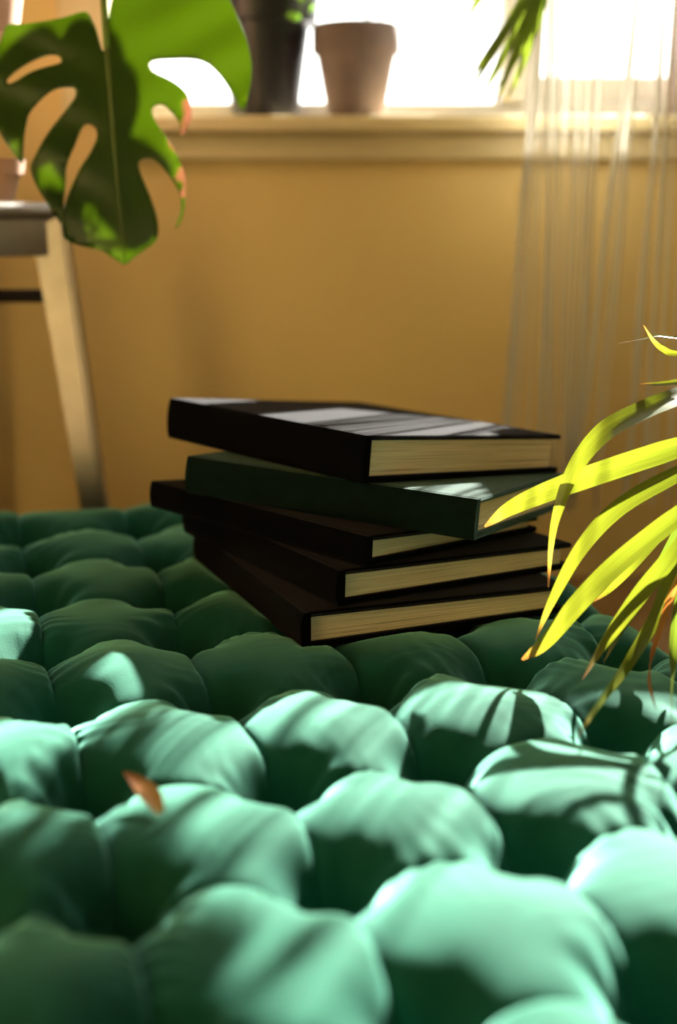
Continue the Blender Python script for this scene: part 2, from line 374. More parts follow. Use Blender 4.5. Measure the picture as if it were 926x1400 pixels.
V = np.concatenate([k + tt[:-1] for k in range(len(JS) - 1)] + [[len(JS) - 1]])
UU, VV = np.meshgrid(U, V, indexing='ij')
ci = np.minimum(UU.astype(int), len(IS) - 2); cj = np.minimum(VV.astype(int), len(JS) - 2)
fu, fv = UU - ci, VV - cj
def bil(N): return ((1 - fu) * (1 - fv))[..., None] * N[ci, cj] + (fu * (1 - fv))[..., None] * N[ci + 1, cj] + ((1 - fu) * fv)[..., None] * N[ci, cj + 1] + (fu * fv)[..., None] * N[ci + 1, cj + 1]
XY = bil(NODES)
# smooth curved cell borders a little: creases bow outwards between tufts
rand_i = rng.uniform(-1, 1, (len(IS), len(JS))); rand_j = rng.uniform(-1, 1, (len(IS), len(JS)))
wob = np.zeros_like(XY)
n1 = np.array([[noise.noise((p[0] * 16, p[1] * 16, 3.1)) for p in row] for row in XY[::4, ::4]])
def up4(a):
    gi = np.linspace(0, a.shape[0] - 1, XY.shape[0]); gj = np.linspace(0, a.shape[1] - 1, XY.shape[1])
    i0 = np.minimum(gi.astype(int), a.shape[0] - 2); j0 = np.minimum(gj.astype(int), a.shape[1] - 2); fi = (gi - i0)[:, None]; fj = (gj - j0)[None]
    return (1 - fi) * (1 - fj) * a[i0][:, j0] + fi * (1 - fj) * a[i0 + 1][:, j0] + (1 - fi) * fj * a[i0][:, j0 + 1] + fi * fj * a[i0 + 1][:, j0 + 1]
n1 = up4(n1)
n2 = up4(np.array([[noise.noise((p[0] * 16 + 9, p[1] * 16, 7.7)) for p in row] for row in XY[::4, ::4]]))
XY = XY + np.stack([n1, n2], -1) * .009 * (np.sin(np.pi * np.clip(fu, 0, 1)) ** 1 + np.sin(np.pi * fv) ** 1)[..., None] * .6
# distance to nearest tuft
ni, nj = len(IS), len(JS)
r_t = np.full(UU.shape, 9.); th = np.zeros(UU.shape); tid = np.zeros(UU.shape)
for a in range(1, ni - 1):
    for b in range(1, nj - 1):
        d = XY - NODES[a, b]; r = np.hypot(d[..., 0], d[..., 1]); msk = r < r_t
        r_t = np.where(msk, r, r_t); th = np.where(msk, np.arctan2(d[..., 1], d[..., 0]), th); tid = np.where(msk, a * 17.3 + b * 5.1, tid)
Su, Sv = np.sin(np.pi * fu), np.sin(np.pi * fv)
edge_u0 = (ci == 0); edge_u1 = (ci == ni - 2); edge_v0 = (cj == 0); edge_v1 = (cj == nj - 2)
# border cells roll over to the side: use half-dome profiles there
Su = np.where(edge_u0, np.sin(np.pi * (.42 + .58 * fu)), np.where(edge_u1, np.sin(np.pi * .58 * fu), Su))
Sv = np.where(edge_v0, np.sin(np.pi * (.42 + .58 * fv)), np.where(edge_v1, np.sin(np.pi * .58 * fv), Sv))
Su = np.clip(Su, 0, 1); Sv = np.clip(Sv, 0, 1)
S = (Su * Sv) ** .95
cell_h = rng.uniform(-.0035, .0035, (ni, nj))[ci, cj]
pit = 1 - np.exp(-(r_t / .0165) ** 1.7)
Zlow = .114
dcr = np.minimum(np.minimum(fu, 1 - fu) * .086, np.minimum(fv, 1 - fv) * .095)
Z = Zlow + pit * (.0440 + .0030 * (1 - np.exp(-dcr / .0035)) + (.0060 + .8 * cell_h) * S) + .008 * edge_v0 * np.sin(np.pi * np.clip(fv, 0, 1)) ** .7
du_, dv_ = np.minimum(fu, 1 - fu) * .086, np.minimum(fv, 1 - fv) * .095
inn_u = ~((edge_u0 & (fu < .5)) | (edge_u1 & (fu > .5))); inn_v = ~((edge_v0 & (fv < .5)) | (edge_v1 & (fv > .5)))
def lip(d, w): return (1 - np.exp(-d / .0018)) * np.exp(-d / w)
Z += .0030 * lip((1 - fu) * .086, .013) * pit * inn_u + .0022 * lip(fv * .095, .012) * pit * inn_v
# pleats running out of the tufts and small folds across the creases
nph = np.round(9 + 3 * np.sin(tid))
Z += .0013 * np.cos(nph * th + tid + 40 * r_t * np.sin(tid)) * np.exp(-((r_t - .024) / .012) ** 2) * np.clip(.2 + np.sin(2 * th + tid), 0, 1)
du = np.minimum(fu, 1 - fu) * .086; dv = np.minimum(fv, 1 - fv) * .095
ph = 6 * n1
Z += .0010 * np.cos(2 * np.pi * VV * 9 + ph * 3 + 90 * du) * np.exp(-(du / .018)) * Sv * np.clip(n2 * 4 - .2, 0, 1)
Z += .0010 * np.cos(2 * np.pi * UU * 8.5 + ph * 3 + 1 + 90 * dv) * np.exp(-(dv / .018)) * Su * np.clip(n1 * 4 - .2, 0, 1)
Z += .0025 * n1 * S + .0018 * n2
# border roll-off (quarter ellipse to the seam at z = .07)
def roll(f): return np.sqrt(np.clip(1 - (1 - np.clip(f, 0, 1)) ** 2.4, 0, 1))
ro = np.ones_like(Z)
ro = np.where(edge_u0, ro * roll(fu / .9), ro); ro = np.where(edge_u1, ro * roll((1 - fu) / .9), ro)
ro = np.where(edge_v0, ro * roll(fv / .9), ro); ro = np.where(edge_v1, ro * roll((1 - fv) / .9), ro)
Z = .07 + (Z - .07) * ro
# the stack of books presses the puffs down
(nx_, ny_), yw, L_, W_, *_r = BOOKS[0]; yw = math.radians(yw)
q = XY - np.array((nx_, ny_)); bx = q[..., 0] * math.cos(yw) + q[..., 1] * math.sin(yw); ay = -q[..., 0] * math.sin(yw) + q[..., 1] * math.cos(yw)
plane = BOOKS[0][6][0] + BOOKS[0][6][1] * (XY[..., 0] - PC.x) + BOOKS[0][6][2] * (XY[..., 1] - PC.y)
out = np.maximum(np.maximum(-bx, bx - W_ - .004), np.maximum(-ay, ay - L_)); out = np.maximum(out + .004, 0)
lim = plane - .0004 + out * .55
Z = np.where(Z > lim, lim, Z)
# rounded corners: pull the border of the outline in
cen = NODES.mean((0, 1))
un = UU / (ni - 1) * 2 - 1; vn = VV / (nj - 1) * 2 - 1
cornr = np.clip((np.abs(un) ** 8 + np.abs(vn) ** 10) - 1, 0, None)
XY = XY + (cen - XY) * (cornr * .07)[..., None]
nu, nv = Z.shape
top = np.concatenate([XY, Z[..., None]], -1).reshape(-1, 3)
vid = np.arange(nu * nv).reshape(nu, nv)
faces = np.stack([vid[:-1, :-1], vid[1:, :-1], vid[1:, 1:], vid[:-1, 1:]], -1).reshape(-1, 4)
loop = np.concatenate([vid[:, 0], vid[-1, 1:], vid[-2::-1, -1], vid[0, -2:0:-1]])
extra = []; rings = [loop]; base = len(top)
ring_xy = top[loop][:, :2]
for zf, inset in ((.052, -.004), (.03, -.001), (.012, .012), (.002, .035), (0.0, .06)):
    dirv = cen - ring_xy; dirv /= np.linalg.norm(dirv, axis=1)[:, None]
    extra.append(np.concatenate([ring_xy + dirv * inset, np.full((len(loop), 1), zf)], 1)); rings.append(base + np.arange(len(loop))); base += len(loop)
allv = np.concatenate([top] + extra); fl = [faces]
for r0, r1 in zip(rings, rings[1:]):
    fl.append(np.stack([r0, np.roll(r0, -1), np.roll(r1, -1), r1], -1)[:, ::-1])
me = bpy.data.meshes.new('tufted_cushion')
me.from_pydata(allv.tolist(), [], np.concatenate(fl).tolist() + [rings[-1].tolist()])
me.polygons.foreach_set('use_smooth', [True] * len(me.polygons)); me.update()
cush = link('tufted_cushion', me, 'velvet')
bm = bmesh.new(); bm.from_mesh(me); bmesh.ops.recalc_face_normals(bm, faces=bm.faces[:]); bm.to_mesh(me); bm.free()
tag(cush, 'deep-tufted emerald green velvet floor cushion under the stacked books', 'cushion')

# ------------------------------------------------------------------ leaf builders
def leaflet(name, pts, width, m, parent, up=(0, -.6, .8), fold=.25, twist=0, sub=6, t0=0., t1=1., wprof=None, blunt=False):
    """narrow blade folded along its midrib, following the points pts"""
    c = crom(pts, sub); n = len(c); bm = bmesh.new(); rows = []; tv = []; wv_ = []; w0 = random.uniform(0, 30)
    up = Vector(up).normalized()
    for i, p in enumerate(c):
        t = i / (n - 1); tan = (c[min(i + 1, n - 1)] - c[max(i - 1, 0)]).normalized()
        side = tan.cross(up).normalized(); nrm = side.cross(tan).normalized()
        ang = twist * t; side, nrm = side * math.cos(ang) + nrm * math.sin(ang), nrm * math.cos(ang) - side * math.sin(ang)
        w = width * ((min(1, .45 + t * 2.2)) * (1 - max(0, (t - .35) / .65) ** (2.6 if blunt else 1.6)) ** .9 + (.10 if blunt else .02))
        if wprof: w = width * wprof(t)
        row = []
        for s in (-1, -.5, 0, .5, 1):
            row.append(bm.verts.new(p + side * (s * w / 2) + nrm * (fold * abs(s) * w / 2 * (1 - .5 * t)))); tv.append(t0 + (t1 - t0) * t); wv_.append(s + w0)
        rows.append(row)
    for a, b in zip(rows, rows[1:]):
        for k in range(4): bm.faces.new((a[k], a[k + 1], b[k + 1], b[k]))
    me = bpy.data.meshes.new(name); bm.to_mesh(me); bm.free()
    me.polygons.foreach_set('use_smooth', [True] * len(me.polygons))
    a = me.attributes.new('t', 'FLOAT', 'POINT'); a.data.foreach_set('value', np.array(tv, np.float32))
    a = me.attributes.new('w', 'FLOAT', 'POINT'); a.data.foreach_set('value', np.array(wv_, np.float32))
    return link(name, me, m, parent)

# ------------------------------------------------------------------ palm at the right
palm = tag(empty('areca_palm', (.62, .80, 0)), 'yellow-green feather palm leaning over the cushion beside the books', 'plant')
pinv = Matrix.Translation(-palm.location)
def adopt(o, par, inv):
    o.parent = par; o.matrix_parent_inverse = inv; return o
bm = bmesh.new(); lathe(bm, [(.075, 0), (.10, .19), (.108, .19), (.108, .215), (.097, .215), (.094, .19)], center=palm.location)
adopt(finish(bm, 'plant_pot', 'terracotta', sharp=40), palm, pinv)
bm = bmesh.new(); lathe(bm, [(.05, .185), (.0935, .187), (.06, .193)], center=palm.location)
adopt(finish(bm, 'soil', 'soil'), palm, pinv)
def frond(pts, r0, r1):
    c = crom(pts, 10); bm = bmesh.new(); tube(bm, c, [r0 + (r1 - r0) * i / (len(c) - 1) for i in range(len(c))], 8)
    o = finish(bm, 'frond', 'stem'); adopt(o, palm, pinv); return o, c
LOW = [(.61, .80, .19), (.56, .79, .42), at(1185, 290, .86), at(1085, 345, .79), at(1020, 450, .745), at(980, 580, .71), at(960, 700, .685), at(950, 820, .64), at(946, 900, .61)]
fr1, c1 = frond(LOW, .006, .002)
def A(l): return [at(*p) for p in l]
def deeper(l):                                   # stay above the cushion
    o = []
    for x, y, d in l:
        k = .2425 + .970 * (y - 700) / 1600
        o.append(at(x, y, min(d * 1.1, (.42 - .176) / k if k > 0 else 9)))
    return o
LL = [  # points px, py, depth ; width
    ([(990, 520, .655), (926, 545, .64), (880, 563, .635), (827, 592, .63), (787, 640, .63), (763, 700, .635), (754, 745, .64), (750, 803, .645)], .021, 'leaf_palm', dict(twist=.2, up=(-.3, -.5, .8), wprof=lambda t: 1.05 - .2 * t if t < .4 else max(.06, .97 * (1 - (t - .4) / .35) + .34 * min(1, (t - .4) / .35)) if t < .75 else .34 * (1 - .8 * (t - .75) / .25))),
    ([(990, 590, .65), (926, 612, .64), (840, 640, .635), (760, 668, .64), (700, 694, .645), (663, 720, .65)], .0165, 'leaf_palm', dict(blunt=True, up=(0, -1, .35))),
    ([(985, 620, .64), (926, 648, .63), (849, 692, .62), (796, 748, .615), (756, 819, .615), (732, 876, .62)], .0135, 'leaf_palm', dict(up=(0, -1, .4))),
    ([(978, 665, .63), (926, 705, .62), (849, 766, .61), (796, 818, .60), (745, 878, .60), (714, 902, .60)], .0145, 'leaf_palm', dict(blunt=True, up=(0, -1, .3), fold=.35)),
    ([(965, 690, .63), (920, 757, .615), (880, 806, .61), (849, 848, .605), (823, 885, .60), (796, 930, .60)], .0135, 'leaf_palm', dict(up=(0, -1, .3))),
    ([(960, 700, .64), (925, 760, .63), (898, 838, .62), (855, 912, .61), (820, 960, .605), (787, 1011, .60)], .0125, 'leaf_palm', dict(up=(.2, -1, .2))),
    ([(958, 740, .60), (922, 801, .60), (902, 859, .60), (889, 902, .60), (888, 935, .60), (898, 972, .60)], .008, 'leaf_dry', dict(up=(.3, -1, .1), twist=.8)),
    ([(952, 760, .60), (930, 815, .60), (919, 907, .595), (918, 970, .59), (921, 1030, .59)], .010, 'leaf_green', dict(up=(.4, -1, .1))),
    ([(1015, 470, .68), (926, 462, .675), (900, 459, .675), (880, 463, .675), (843, 470, .675)], .0032, 'leaf_palm', dict(up=(0, -.5, 1), t0=.3)),
    ([(1005, 490, .67), (926, 484, .67), (908, 478, .67), (894, 466, .67), (880, 444, .67)], .0055, 'leaf_palm', dict(up=(-.3, -.6, .7), twist=.8, t0=.5)),
    ([(1000, 505, .665), (940, 520, .665), (905, 525, .665), (876, 525, .665)], .0055, 'leaf_palm', dict(up=(0, -.6, .8), blunt=True)),
    ([(970, 650, .66), (935, 715, .65), (895, 790, .645), (850, 860, .645), (826, 905, .645)], .010, 'leaf_green', dict(up=(0, -1, .4))),
    ([(960, 655, .655), (915, 715, .64), (868, 770, .63), (835, 805, .63), (812, 823, .63)], .008, 'leaf_palm', dict(up=(0, -1, .6))),
    ([(949, 850, .60), (960, 930, .60), (965, 1010, .59), (950, 1090, .585)], .010, 'leaf_palm', dict(up=(.4, -1, .1))),
    ([(1000, 560, .64), (1060, 600, .63), (1120, 680, .62), (1150, 770, .61)], .014, 'leaf_palm', dict(up=(0, -1, .4))),
    ([(985, 600, .64), (1040, 680, .62), (1080, 780, .61), (1100, 880, .60)], .014, 'leaf_palm', dict(up=(0, -1, .4))),
    ([(965, 700, .62), (1010, 790, .61), (1040, 880, .60), (1050, 960, .60)], .013, 'leaf_palm', dict(up=(0, -1, .4))),
    ([(1030, 440, .68), (1100, 440, .66), (1180, 500, .64), (1230, 590, .63)], .014, 'leaf_palm', dict(up=(0, -1, .4))),
]
for pts, w, m, kw in LL:
    o = leaflet('leaflet', deeper(pts), w * .74, m, None, **kw); adopt(o, fr1, Matrix.Identity(4))
# high frond crossing above the window, leaflets hanging down
HI = [(.63, .80, .19), (.62, .84, .6), at(1220, -420, 1.0), at(1050, -400, 1.02), at(900, -280, 1.04), at(800, -140, 1.05), at(752, -40, 1.05)]
fr2, c2 = frond(HI, .006, .0018)
HL = [
    ([(760, -70, 1.05), (722, -10, 1.04), (690, 45, 1.03), (662, 92, 1.02), (636, 136, 1.02)], .009),
    ([(756, -55, 1.05), (735, 0, 1.04), (712, 55, 1.03), (694, 100, 1.02), (676, 148, 1.02)], .009),
    ([(754, -45, 1.05), (742, 5, 1.05), (724, 60, 1.05), (708, 105, 1.05), (690, 142, 1.05)], .008),
    ([(758, -60, 1.06), (722, -5, 1.05), (692, 40, 1.04), (664, 78, 1.03), (640, 112, 1.02)], .009),
    ([(757, -58, 1.04), (730, -2, 1.03), (703, 50, 1.02), (678, 96, 1.01), (652, 146, 1.0)], .009),
    ([(755, -50, 1.06), (738, 10, 1.06), (716, 60, 1.06), (697, 95, 1.06), (678, 122, 1.06)], .007),
    ([(775, -95, 1.05), (720, -55, 1.04), (665, -15, 1.03), (612, 18, 1.02)], .009),
    ([(770, -85, 1.05), (705, -40, 1.04), (655, 0, 1.03), (638, 33, 1.02)], .009),
    ([(790, -125, 1.05), (715, -100, 1.03), (640, -50, 1.0), (575, -15, .98)], .013),
    ([(815, -165, 1.04), (735, -160, 1.02), (650, -120, 1.0), (580, -60, .98)], .014),
    ([(845, -215, 1.04), (760, -220, 1.0), (670, -190, .98), (590, -130, .96)], .015),
    ([(880, -260, 1.04), (800, -280, 1.0), (700, -260, .97), (610, -210, .95)], .015),
    ([(930, -310, 1.03), (860, -340, .98), (760, -330, .94), (660, -290, .92)], .015),
    ([(800, -140, 1.05), (830, -90, 1.06), (840, -40, 1.06), (835, -8, 1.06)], .012),
    ([(850, -220, 1.04), (890, -170, 1.05), (905, -110, 1.06), (905, -50, 1.06)], .013),
    ([(920, -300, 1.03), (970, -250, 1.05), (1000, -180, 1.06), (1005, -100, 1.06)], .014),
    ([(1000, -375, 1.02), (1060, -330, 1.05), (1100, -260, 1.06), (1110, -170, 1.06)], .014),
]
for k in range(9):  # these loops add unseen leaflets above the view to shade the cushion
    x, y = 790 + k * 22, -170 - k * 14
    HL.append(([(x, y, 1.05), (x + 8, y + 50, 1.06), (x + 4, y + 95, 1.07), (x - 8, min(-12, y + 140), 1.075)], .018))
for k in range(7):
    x, y = 835 + k * 17, -205 - k * 12
    HL.append(([(x, y, 1.05), (x - 6, y + 60, 1.05), (x - 18, y + 120, 1.06), (x - 34, min(-14, y + 185), 1.06)], .019))
for k in range(14):
    x, y = 800 + k * 11, -118 - k * 11 - 25 * (k % 2)
    HL.append(([(x + 30, y - 20, 1.05), (x + 12, y + 20, 1.06), (x - 8, y + 52, 1.07), (x - 26, min(-8, y + 82), 1.075)], .024))
for k in range(9):
    x, y = 765 + k * 11, -150 - 22 * (k % 3)
    HL.append(([(x + 40, y - 30, 1.05), (x + 22, y + 10, 1.06), (x + 4, y + 60, 1.07), (x - 10, y + 110, 1.075)], .022))
for pts, w in HL:
    o = leaflet('leaflet', A(pts), w, 'leaf_green', None, up=(-.1, -1, .3)); adopt(o, fr2, Matrix.Identity(4))

# withered leaflet lying on the near puffs
dl = leaflet('dry_leaf', [at(x, y, (.42 - zz) / (.2425 + .970 * (y - 700) / 1600)) for x, y, zz in ((220, 1112, .169), (205, 1087, .171), (188, 1069, .173), (168, 1055, .176))], .009, 'leaf_dry', None, up=(0, -.5, 1), t0=.1)
tag(dl, 'small withered orange-brown leaf tip lying on the green cushion', 'leaf')

# ------------------------------------------------------------------ monstera hanging at the left
def mons_xy(c): return [(x * .3996, y * .4) for x, y in c]
OUT = mons_xy([(352, 172), (342, 150), (332, 110), (318, 75), (298, 42), (268, 42), (220, 58), (150, 74), (80, 84), (30, 84), (8, 115), (-18, 190), (-35, 300), (-25, 400), (5, 470), (40, 522), (62, 548),
                (68, 510), (80, 430), (92, 378), (140, 330), (190, 300), (240, 294), (256, 305), (252, 330), (225, 362), (180, 410), (150, 455), (120, 505), (92, 548),
                (90, 575), (110, 625), (150, 690), (192, 752),
                (200, 690), (206, 620), (214, 560), (245, 490), (270, 430), (292, 413), (318, 425), (324, 455), (300, 510), (265, 560), (235, 610), (210, 665), (196, 730),
                (192, 785), (206, 806), (260, 826), (320, 838), (368, 868), (404, 888), (432, 868), (474, 838), (518, 804), (526, 745), (505, 665), (475, 592), (465, 548), (482, 532), (512, 532), (545, 556),
                (580, 602), (604, 645), (611, 690), (600, 730), (584, 766), (606, 740), (622, 690), (626, 610), (606, 535), (570, 468), (530, 412), (514, 372), (528, 353), (556, 352), (585, 378), (606, 405), (614, 450),
                (622, 458), (642, 420), (652, 385), (640, 320), (608, 286), (565, 262), (522, 240), (508, 216), (525, 202), (590, 198), (660, 202), (715, 222), (765, 272), (800, 330), (830, 376),
                (848, 340), (860, 280), (862, 220), (848, 150), (820, 75), (780, -5), (720, -85), (620, -150), (500, -150), (420, -90), (385, -10), (372, 70), (368, 150)])
HOLE = mons_xy([(22, 272), (30, 283), (60, 270), (110, 240), (160, 222), (200, 210), (206, 198), (190, 184), (150, 186), (100, 208), (55, 240)])
def closed_crom(p, sub):
    n = len(p); out = []
    for i in range(n):
        a, b, c, d = [Vector((*p[(i + k) % n], 0)) for k in (-1, 0, 1, 2)]
        for k in range(sub):
            t = k / sub; v = .5 * ((2 * b) + (c - a) * t + (2 * a - 5 * b + 4 * c - d) * t * t + (3 * b - a - 3 * c + d) * t ** 3); out.append((v.x, v.y))
    return out
def inside(p, poly):
    x, y = p; r = False; j = len(poly) - 1
    for i in range(len(poly)):
        xi, yi = poly[i]; xj, yj = poly[j]
        if (yi > y) != (yj > y) and x < (xj - xi) * (y - yi) / (yj - yi) + xi: r = not r
        j = i
    return r
def monstera_blade(name, depth_px, outline, holes, scale, junction, rib_end, parent):
    po = closed_crom(outline, 3); ph_ = [closed_crom(h, 3) for h in holes]
    vs_ = [Vector(p) for p in po]; es_ = [(i, (i + 1) % len(po)) for i in range(len(po))]
    for h in ph_:
        b0 = len(vs_); vs_ += [Vector(p) for p in h]; es_ += [(b0 + i, b0 + (i + 1) % len(h)) for i in range(len(h))]
    xs = [p[0] for p in po]; ys = [p[1] for p in po]
    g = 9
    for gx in np.arange(min(xs), max(xs), g):
        for gy in np.arange(min(ys), max(ys), g):
            if inside((gx, gy), po) and not any(inside((gx, gy), h) for h in ph_): vs_.append(Vector((gx, gy)))
    V2, E2, F2, *_ = geometry.delaunay_2d_cdt(vs_, es_, [], 1, 1e-5)
    fs = []
    for f in F2:
        c = sum((V2[i] for i in f), Vector((0, 0))) / len(f)
        if inside(c, po) and not any(inside(c, h) for h in ph_): fs.append(f)
    j = Vector(junction); ax = (Vector(rib_end) - j); Lr = ax.length; ax.normalize(); perp = Vector((-ax.y, ax.x))
    co = []; tv = []
    def surf(v):
        d = Vector((v[0], v[1])) - j; al = d.dot(ax) / Lr; ac = d.dot(perp) / Lr
        z = -.10 * ac * ac * Lr + .10 * Lr * (al - .3) ** 2 + .04 * Lr * abs(ac) - .012 * Lr * math.cos(al * 22 + abs(ac) * 9) * min(1, abs(ac) * 4) - .10 * Lr * max(0, ac * -1 - .35) ** 1.3
        return Vector((d.x * scale, z * scale, -d.y * scale))
    for v in V2:
        co.append(surf(v)); tv.append(.5)
    # brown dried margins on the two right-hand lobes
    for i, v in enumerate(V2):
        for c_, rr_ in (((638 * .4, 350 * .4), 13), ((634 * .4, 410 * .4), 13), ((606 * .4, 590 * .4), 13), ((590 * .4, 500 * .4), 8), ((616 * .4, 650 * .4), 10), ((645 * .4, 380 * .4), 12), ((622 * .4, 440 * .4), 10), ((618 * .4, 560 * .4), 10), ((622 * .4, 620 * .4), 10), ((575 * .4, 470 * .4), 7), ((835 * .4, 340 * .4), 5)):
            dd = math.hypot(v[0] - c_[0], v[1] - c_[1])
            if dd < rr_: tv[i] = max(tv[i], .98 - .12 * dd / rr_)
    me = bpy.data.meshes.new(name); me.from_pydata([tuple(c) for c in co], [], fs); me.update()
    me.polygons.foreach_set('use_smooth', [True] * len(me.polygons))
    a = me.attributes.new('t', 'FLOAT', 'POINT'); a.data.foreach_set('value', np.array(tv, np.float32))
    o = link(name, me, 'leaf_monstera', parent)
    sm = o.modifiers.new('thickness', 'SOLIDIFY'); sm.thickness = .0005; sm.offset = 0
    bm = bmesh.new()
    rib = [surf(j + ax * Lr * k / 14) + Vector((0, -.0006, 0)) for k in range(15)]
    tube(bm, rib, [.0022 * (1 - k / 15) + .0004 for k in range(15)], 6)
    mr = finish(bm, 'midrib', 'midrib', o)
    return o
mon = tag(empty('monstera_plant'), 'dark green split-leaf monstera with a hanging leaf before the window', 'plant')
hp_c = at(-60, 50, 1.02)       # bottom centre of its hanging pot
mon.location = hp_c
minv = Matrix.Translation(-hp_c)
LD = .93
b1 = monstera_blade('leaf', LD, OUT, [HOLE], LD / 1600, (146, 66), (162, 352), None)
b1.location = at(146, 66, LD); b1.rotation_euler = (-.12, 0, 0); adopt(b1, mon, minv)
bm = bmesh.new(); pp = crom([hp_c + Vector((.01, -.01, .12)), hp_c + Vector((.035, -.03, .2)), at(90, -150, .95), at(135, -70, .93), at(143, 10, .93), at(146, 66, .93)], 8)
tube(bm, pp, [.0045 - .0018 * i / len(pp) for i in range(len(pp))], 8); adopt(finish(bm, 'petiole', 'stem'), mon, minv)
def side_leaf(base, rot, sc):
    b = monstera_blade('leaf', LD, OUT, [HOLE], LD / 1600 * sc, (146, 66), (162, 352), None)
    b.location = base; b.rotation_euler = rot; adopt(b, mon, minv)
    bm = bmesh.new(); pp = crom([hp_c + Vector((0, 0, .12)), hp_c * .4 + base * .6 + Vector((0, 0, .06)), base], 8)
    tube(bm, pp, .003, 8); adopt(finish(bm, 'petiole', 'stem'), mon, minv)
side_leaf(hp_c + Vector((-.14, -.02, .26)), (-.5, .6, .5), .8)
side_leaf(hp_c + Vector((.02, -.10, .36)), (-.9, .2, -.3), .8)
bm = bmesh.new(); lathe(bm, [(.052, 0), (.070, .10), (.076, .10), (.077, .125), (.069, .125), (.066, .10)], center=hp_c)
adopt(finish(bm, 'hanging_pot', 'pink_terracotta', sharp=40), mon, minv)
bm = bmesh.new(); lathe(bm, [(.03, .098), (.0655, .10), (.04, .106)], center=hp_c); adopt(finish(bm, 'soil', 'soil'), mon, minv)
for k in range(3):
    a = 2 * math.pi * k / 3 + .4; v = hp_c + Vector((.078 * math.cos(a), .078 * math.sin(a), .115))
    bm = bmesh.new(); tube(bm, [v, Vector((hp_c.x, hp_c.y, RZ - .5)), ], .0016, 6); adopt(finish(bm, 'rope', 'rope'), mon, minv)
bm = bmesh.new(); tube(bm, [(hp_c.x, hp_c.y, RZ - .505), (hp_c.x, hp_c.y, RZ)], .003, 6); adopt(finish(bm, 'rope', 'rope'), mon, minv)

# ------------------------------------------------------------------ metal stool with its clay pot
stc = Vector((-.417, 1.130, 0)); sroot = tag(empty('metal_stool', stc), 'grey metal stool with splayed legs standing by the tan wall', 'stool')
sroot.rotation_euler = (0, 0, math.radians(43))
seat_z = aty(40, 276, 1.08).z; hs = .118
bm = bmesh.new(); box(bm, -hs, hs, -hs, hs, seat_z - .016, seat_z, .0075)
finish(bm, 'seat', 'steel', sroot, sharp=60)
bm = bmesh.new()
for s in (-1, 1):
    box(bm, -hs + .006, hs - .006, s * (hs - .008) - .003, s * (hs - .008) + .003, seat_z - .048, seat_z - .012, .002)
    box(bm, s * (hs - .008) - .003, s * (hs - .008) + .003, -hs + .0115, hs - .0115, seat_z - .048, seat_z - .012, .002)
finish(bm, 'apron', 'steel', sroot, sharp=50)
for sx in (-1, 1):
    for sy in (-1, 1):
        bm = bmesh.new(); t = Vector((sx * (hs - .014), sy * (hs - .014), seat_z - .014)); b = Vector((sx * (hs + .017), sy * (hs + .017), .006))
        u = Vector((sx, sy, 0)).normalized(); v = Vector((-u.y, u.x, 0)); rings = []
        for p, w1, w2 in ((b, .011, .010), (b.lerp(t, .5), .013, .011), (t, .016, .012)):
            rings.append([bm.verts.new(p + u * (a * w1) + v * (c * w2)) for a, c in ((-1, -1), (1, -1), (1, 1), (-1, 1))])
        for r0, r1 in zip(rings, rings[1:]):
            for k in range(4): bm.faces.new((r0[k], r0[(k + 1) % 4], r1[(k + 1) % 4], r1[k]))
        bm.faces.new(rings[0][::-1]); bm.faces.new(rings[-1])
        bmesh.ops.bevel(bm, geom=[e for e in bm.edges], offset=.003, segments=2, affect='EDGES')
        leg = finish(bm, 'leg', 'steel', sroot, sharp=50)
        bm = bmesh.new(); box(bm, b.x - .012, b.x + .012, b.y - .012, b.y + .012, 0, .012, .002); finish(bm, 'rubber_foot', 'dark_steel', leg, sharp=50)
for s in (-1, 1):
    z_ = aty(40, 409, 1.08).z; hh = hs - .004
    bm = bmesh.new(); tube(bm, [(-s * hh, -hh, z_), (s * hh, hh, z_)], .0065, 10); finish(bm, 'crossbar', 'dark_steel', sroot)
def clay_pot(name, loc, prof, m, label, cat='plant pot', soil=None):
    r = tag(empty(name, loc), label, cat)
    bm = bmesh.new(); lathe(bm, prof); finish(bm, 'pot', m, r, sharp=40)
    if soil:
        bm = bmesh.new(); lathe(bm, [(soil[0] * .5, soil[1] - .004), (soil[0], soil[1]), (soil[0] * .5, soil[1] + .004)]); finish(bm, 'soil', 'soil', r)
    return r
cp = aty(-22, 268, 1.0); ph2 = aty(0, 218, 1.0).z - seat_z
clay_pot('clay_pot', (cp.x, 1.0, seat_z), [(.024, 0), (.030, ph2 - .012), (.0335, ph2 - .012), (.035, ph2), (.030, ph2), (.027, ph2 - .012)], 'pink_terracotta', 'small pale terracotta pot standing on the metal stool', soil=(.0275, ph2 - .012))

# ------------------------------------------------------------------ pots on the sill
def sprout(root, base, n, h, spread, leaf, seed):
    r = random.Random(seed)
    for k in range(n):
        a = r.uniform(0, 6.28); tip = Vector(base) + Vector((math.cos(a) * spread * r.uniform(.4, 1), math.sin(a) * spread * r.uniform(.4, 1), h * r.uniform(.55, 1)))
        mid = Vector(base).lerp(tip, .5) + Vector((0, 0, h * .12)); bm = bmesh.new(); c = crom([base, mid, tip], 5); tube(bm, c, .0006, 5)
        st = finish(bm, 'sprout_stem', 'stem', root)
        for q in range(3):
            p = c[-1 - q * 2]; b = a + q * 2.1 + r.uniform(-.4, .4); d = Vector((math.cos(b), math.sin(b), r.uniform(-.1, .5)))
            leaflet('sprout_leaf', [p, p + d * leaf * .5 + Vector((0, 0, .001)), p + d * leaf], leaf * .55, 'sprout', st, up=(0, 0, 1), wprof=lambda t: math.sin(math.pi * min(1, t * .93 + .05)) + .03, sub=4)
SY = 1.37
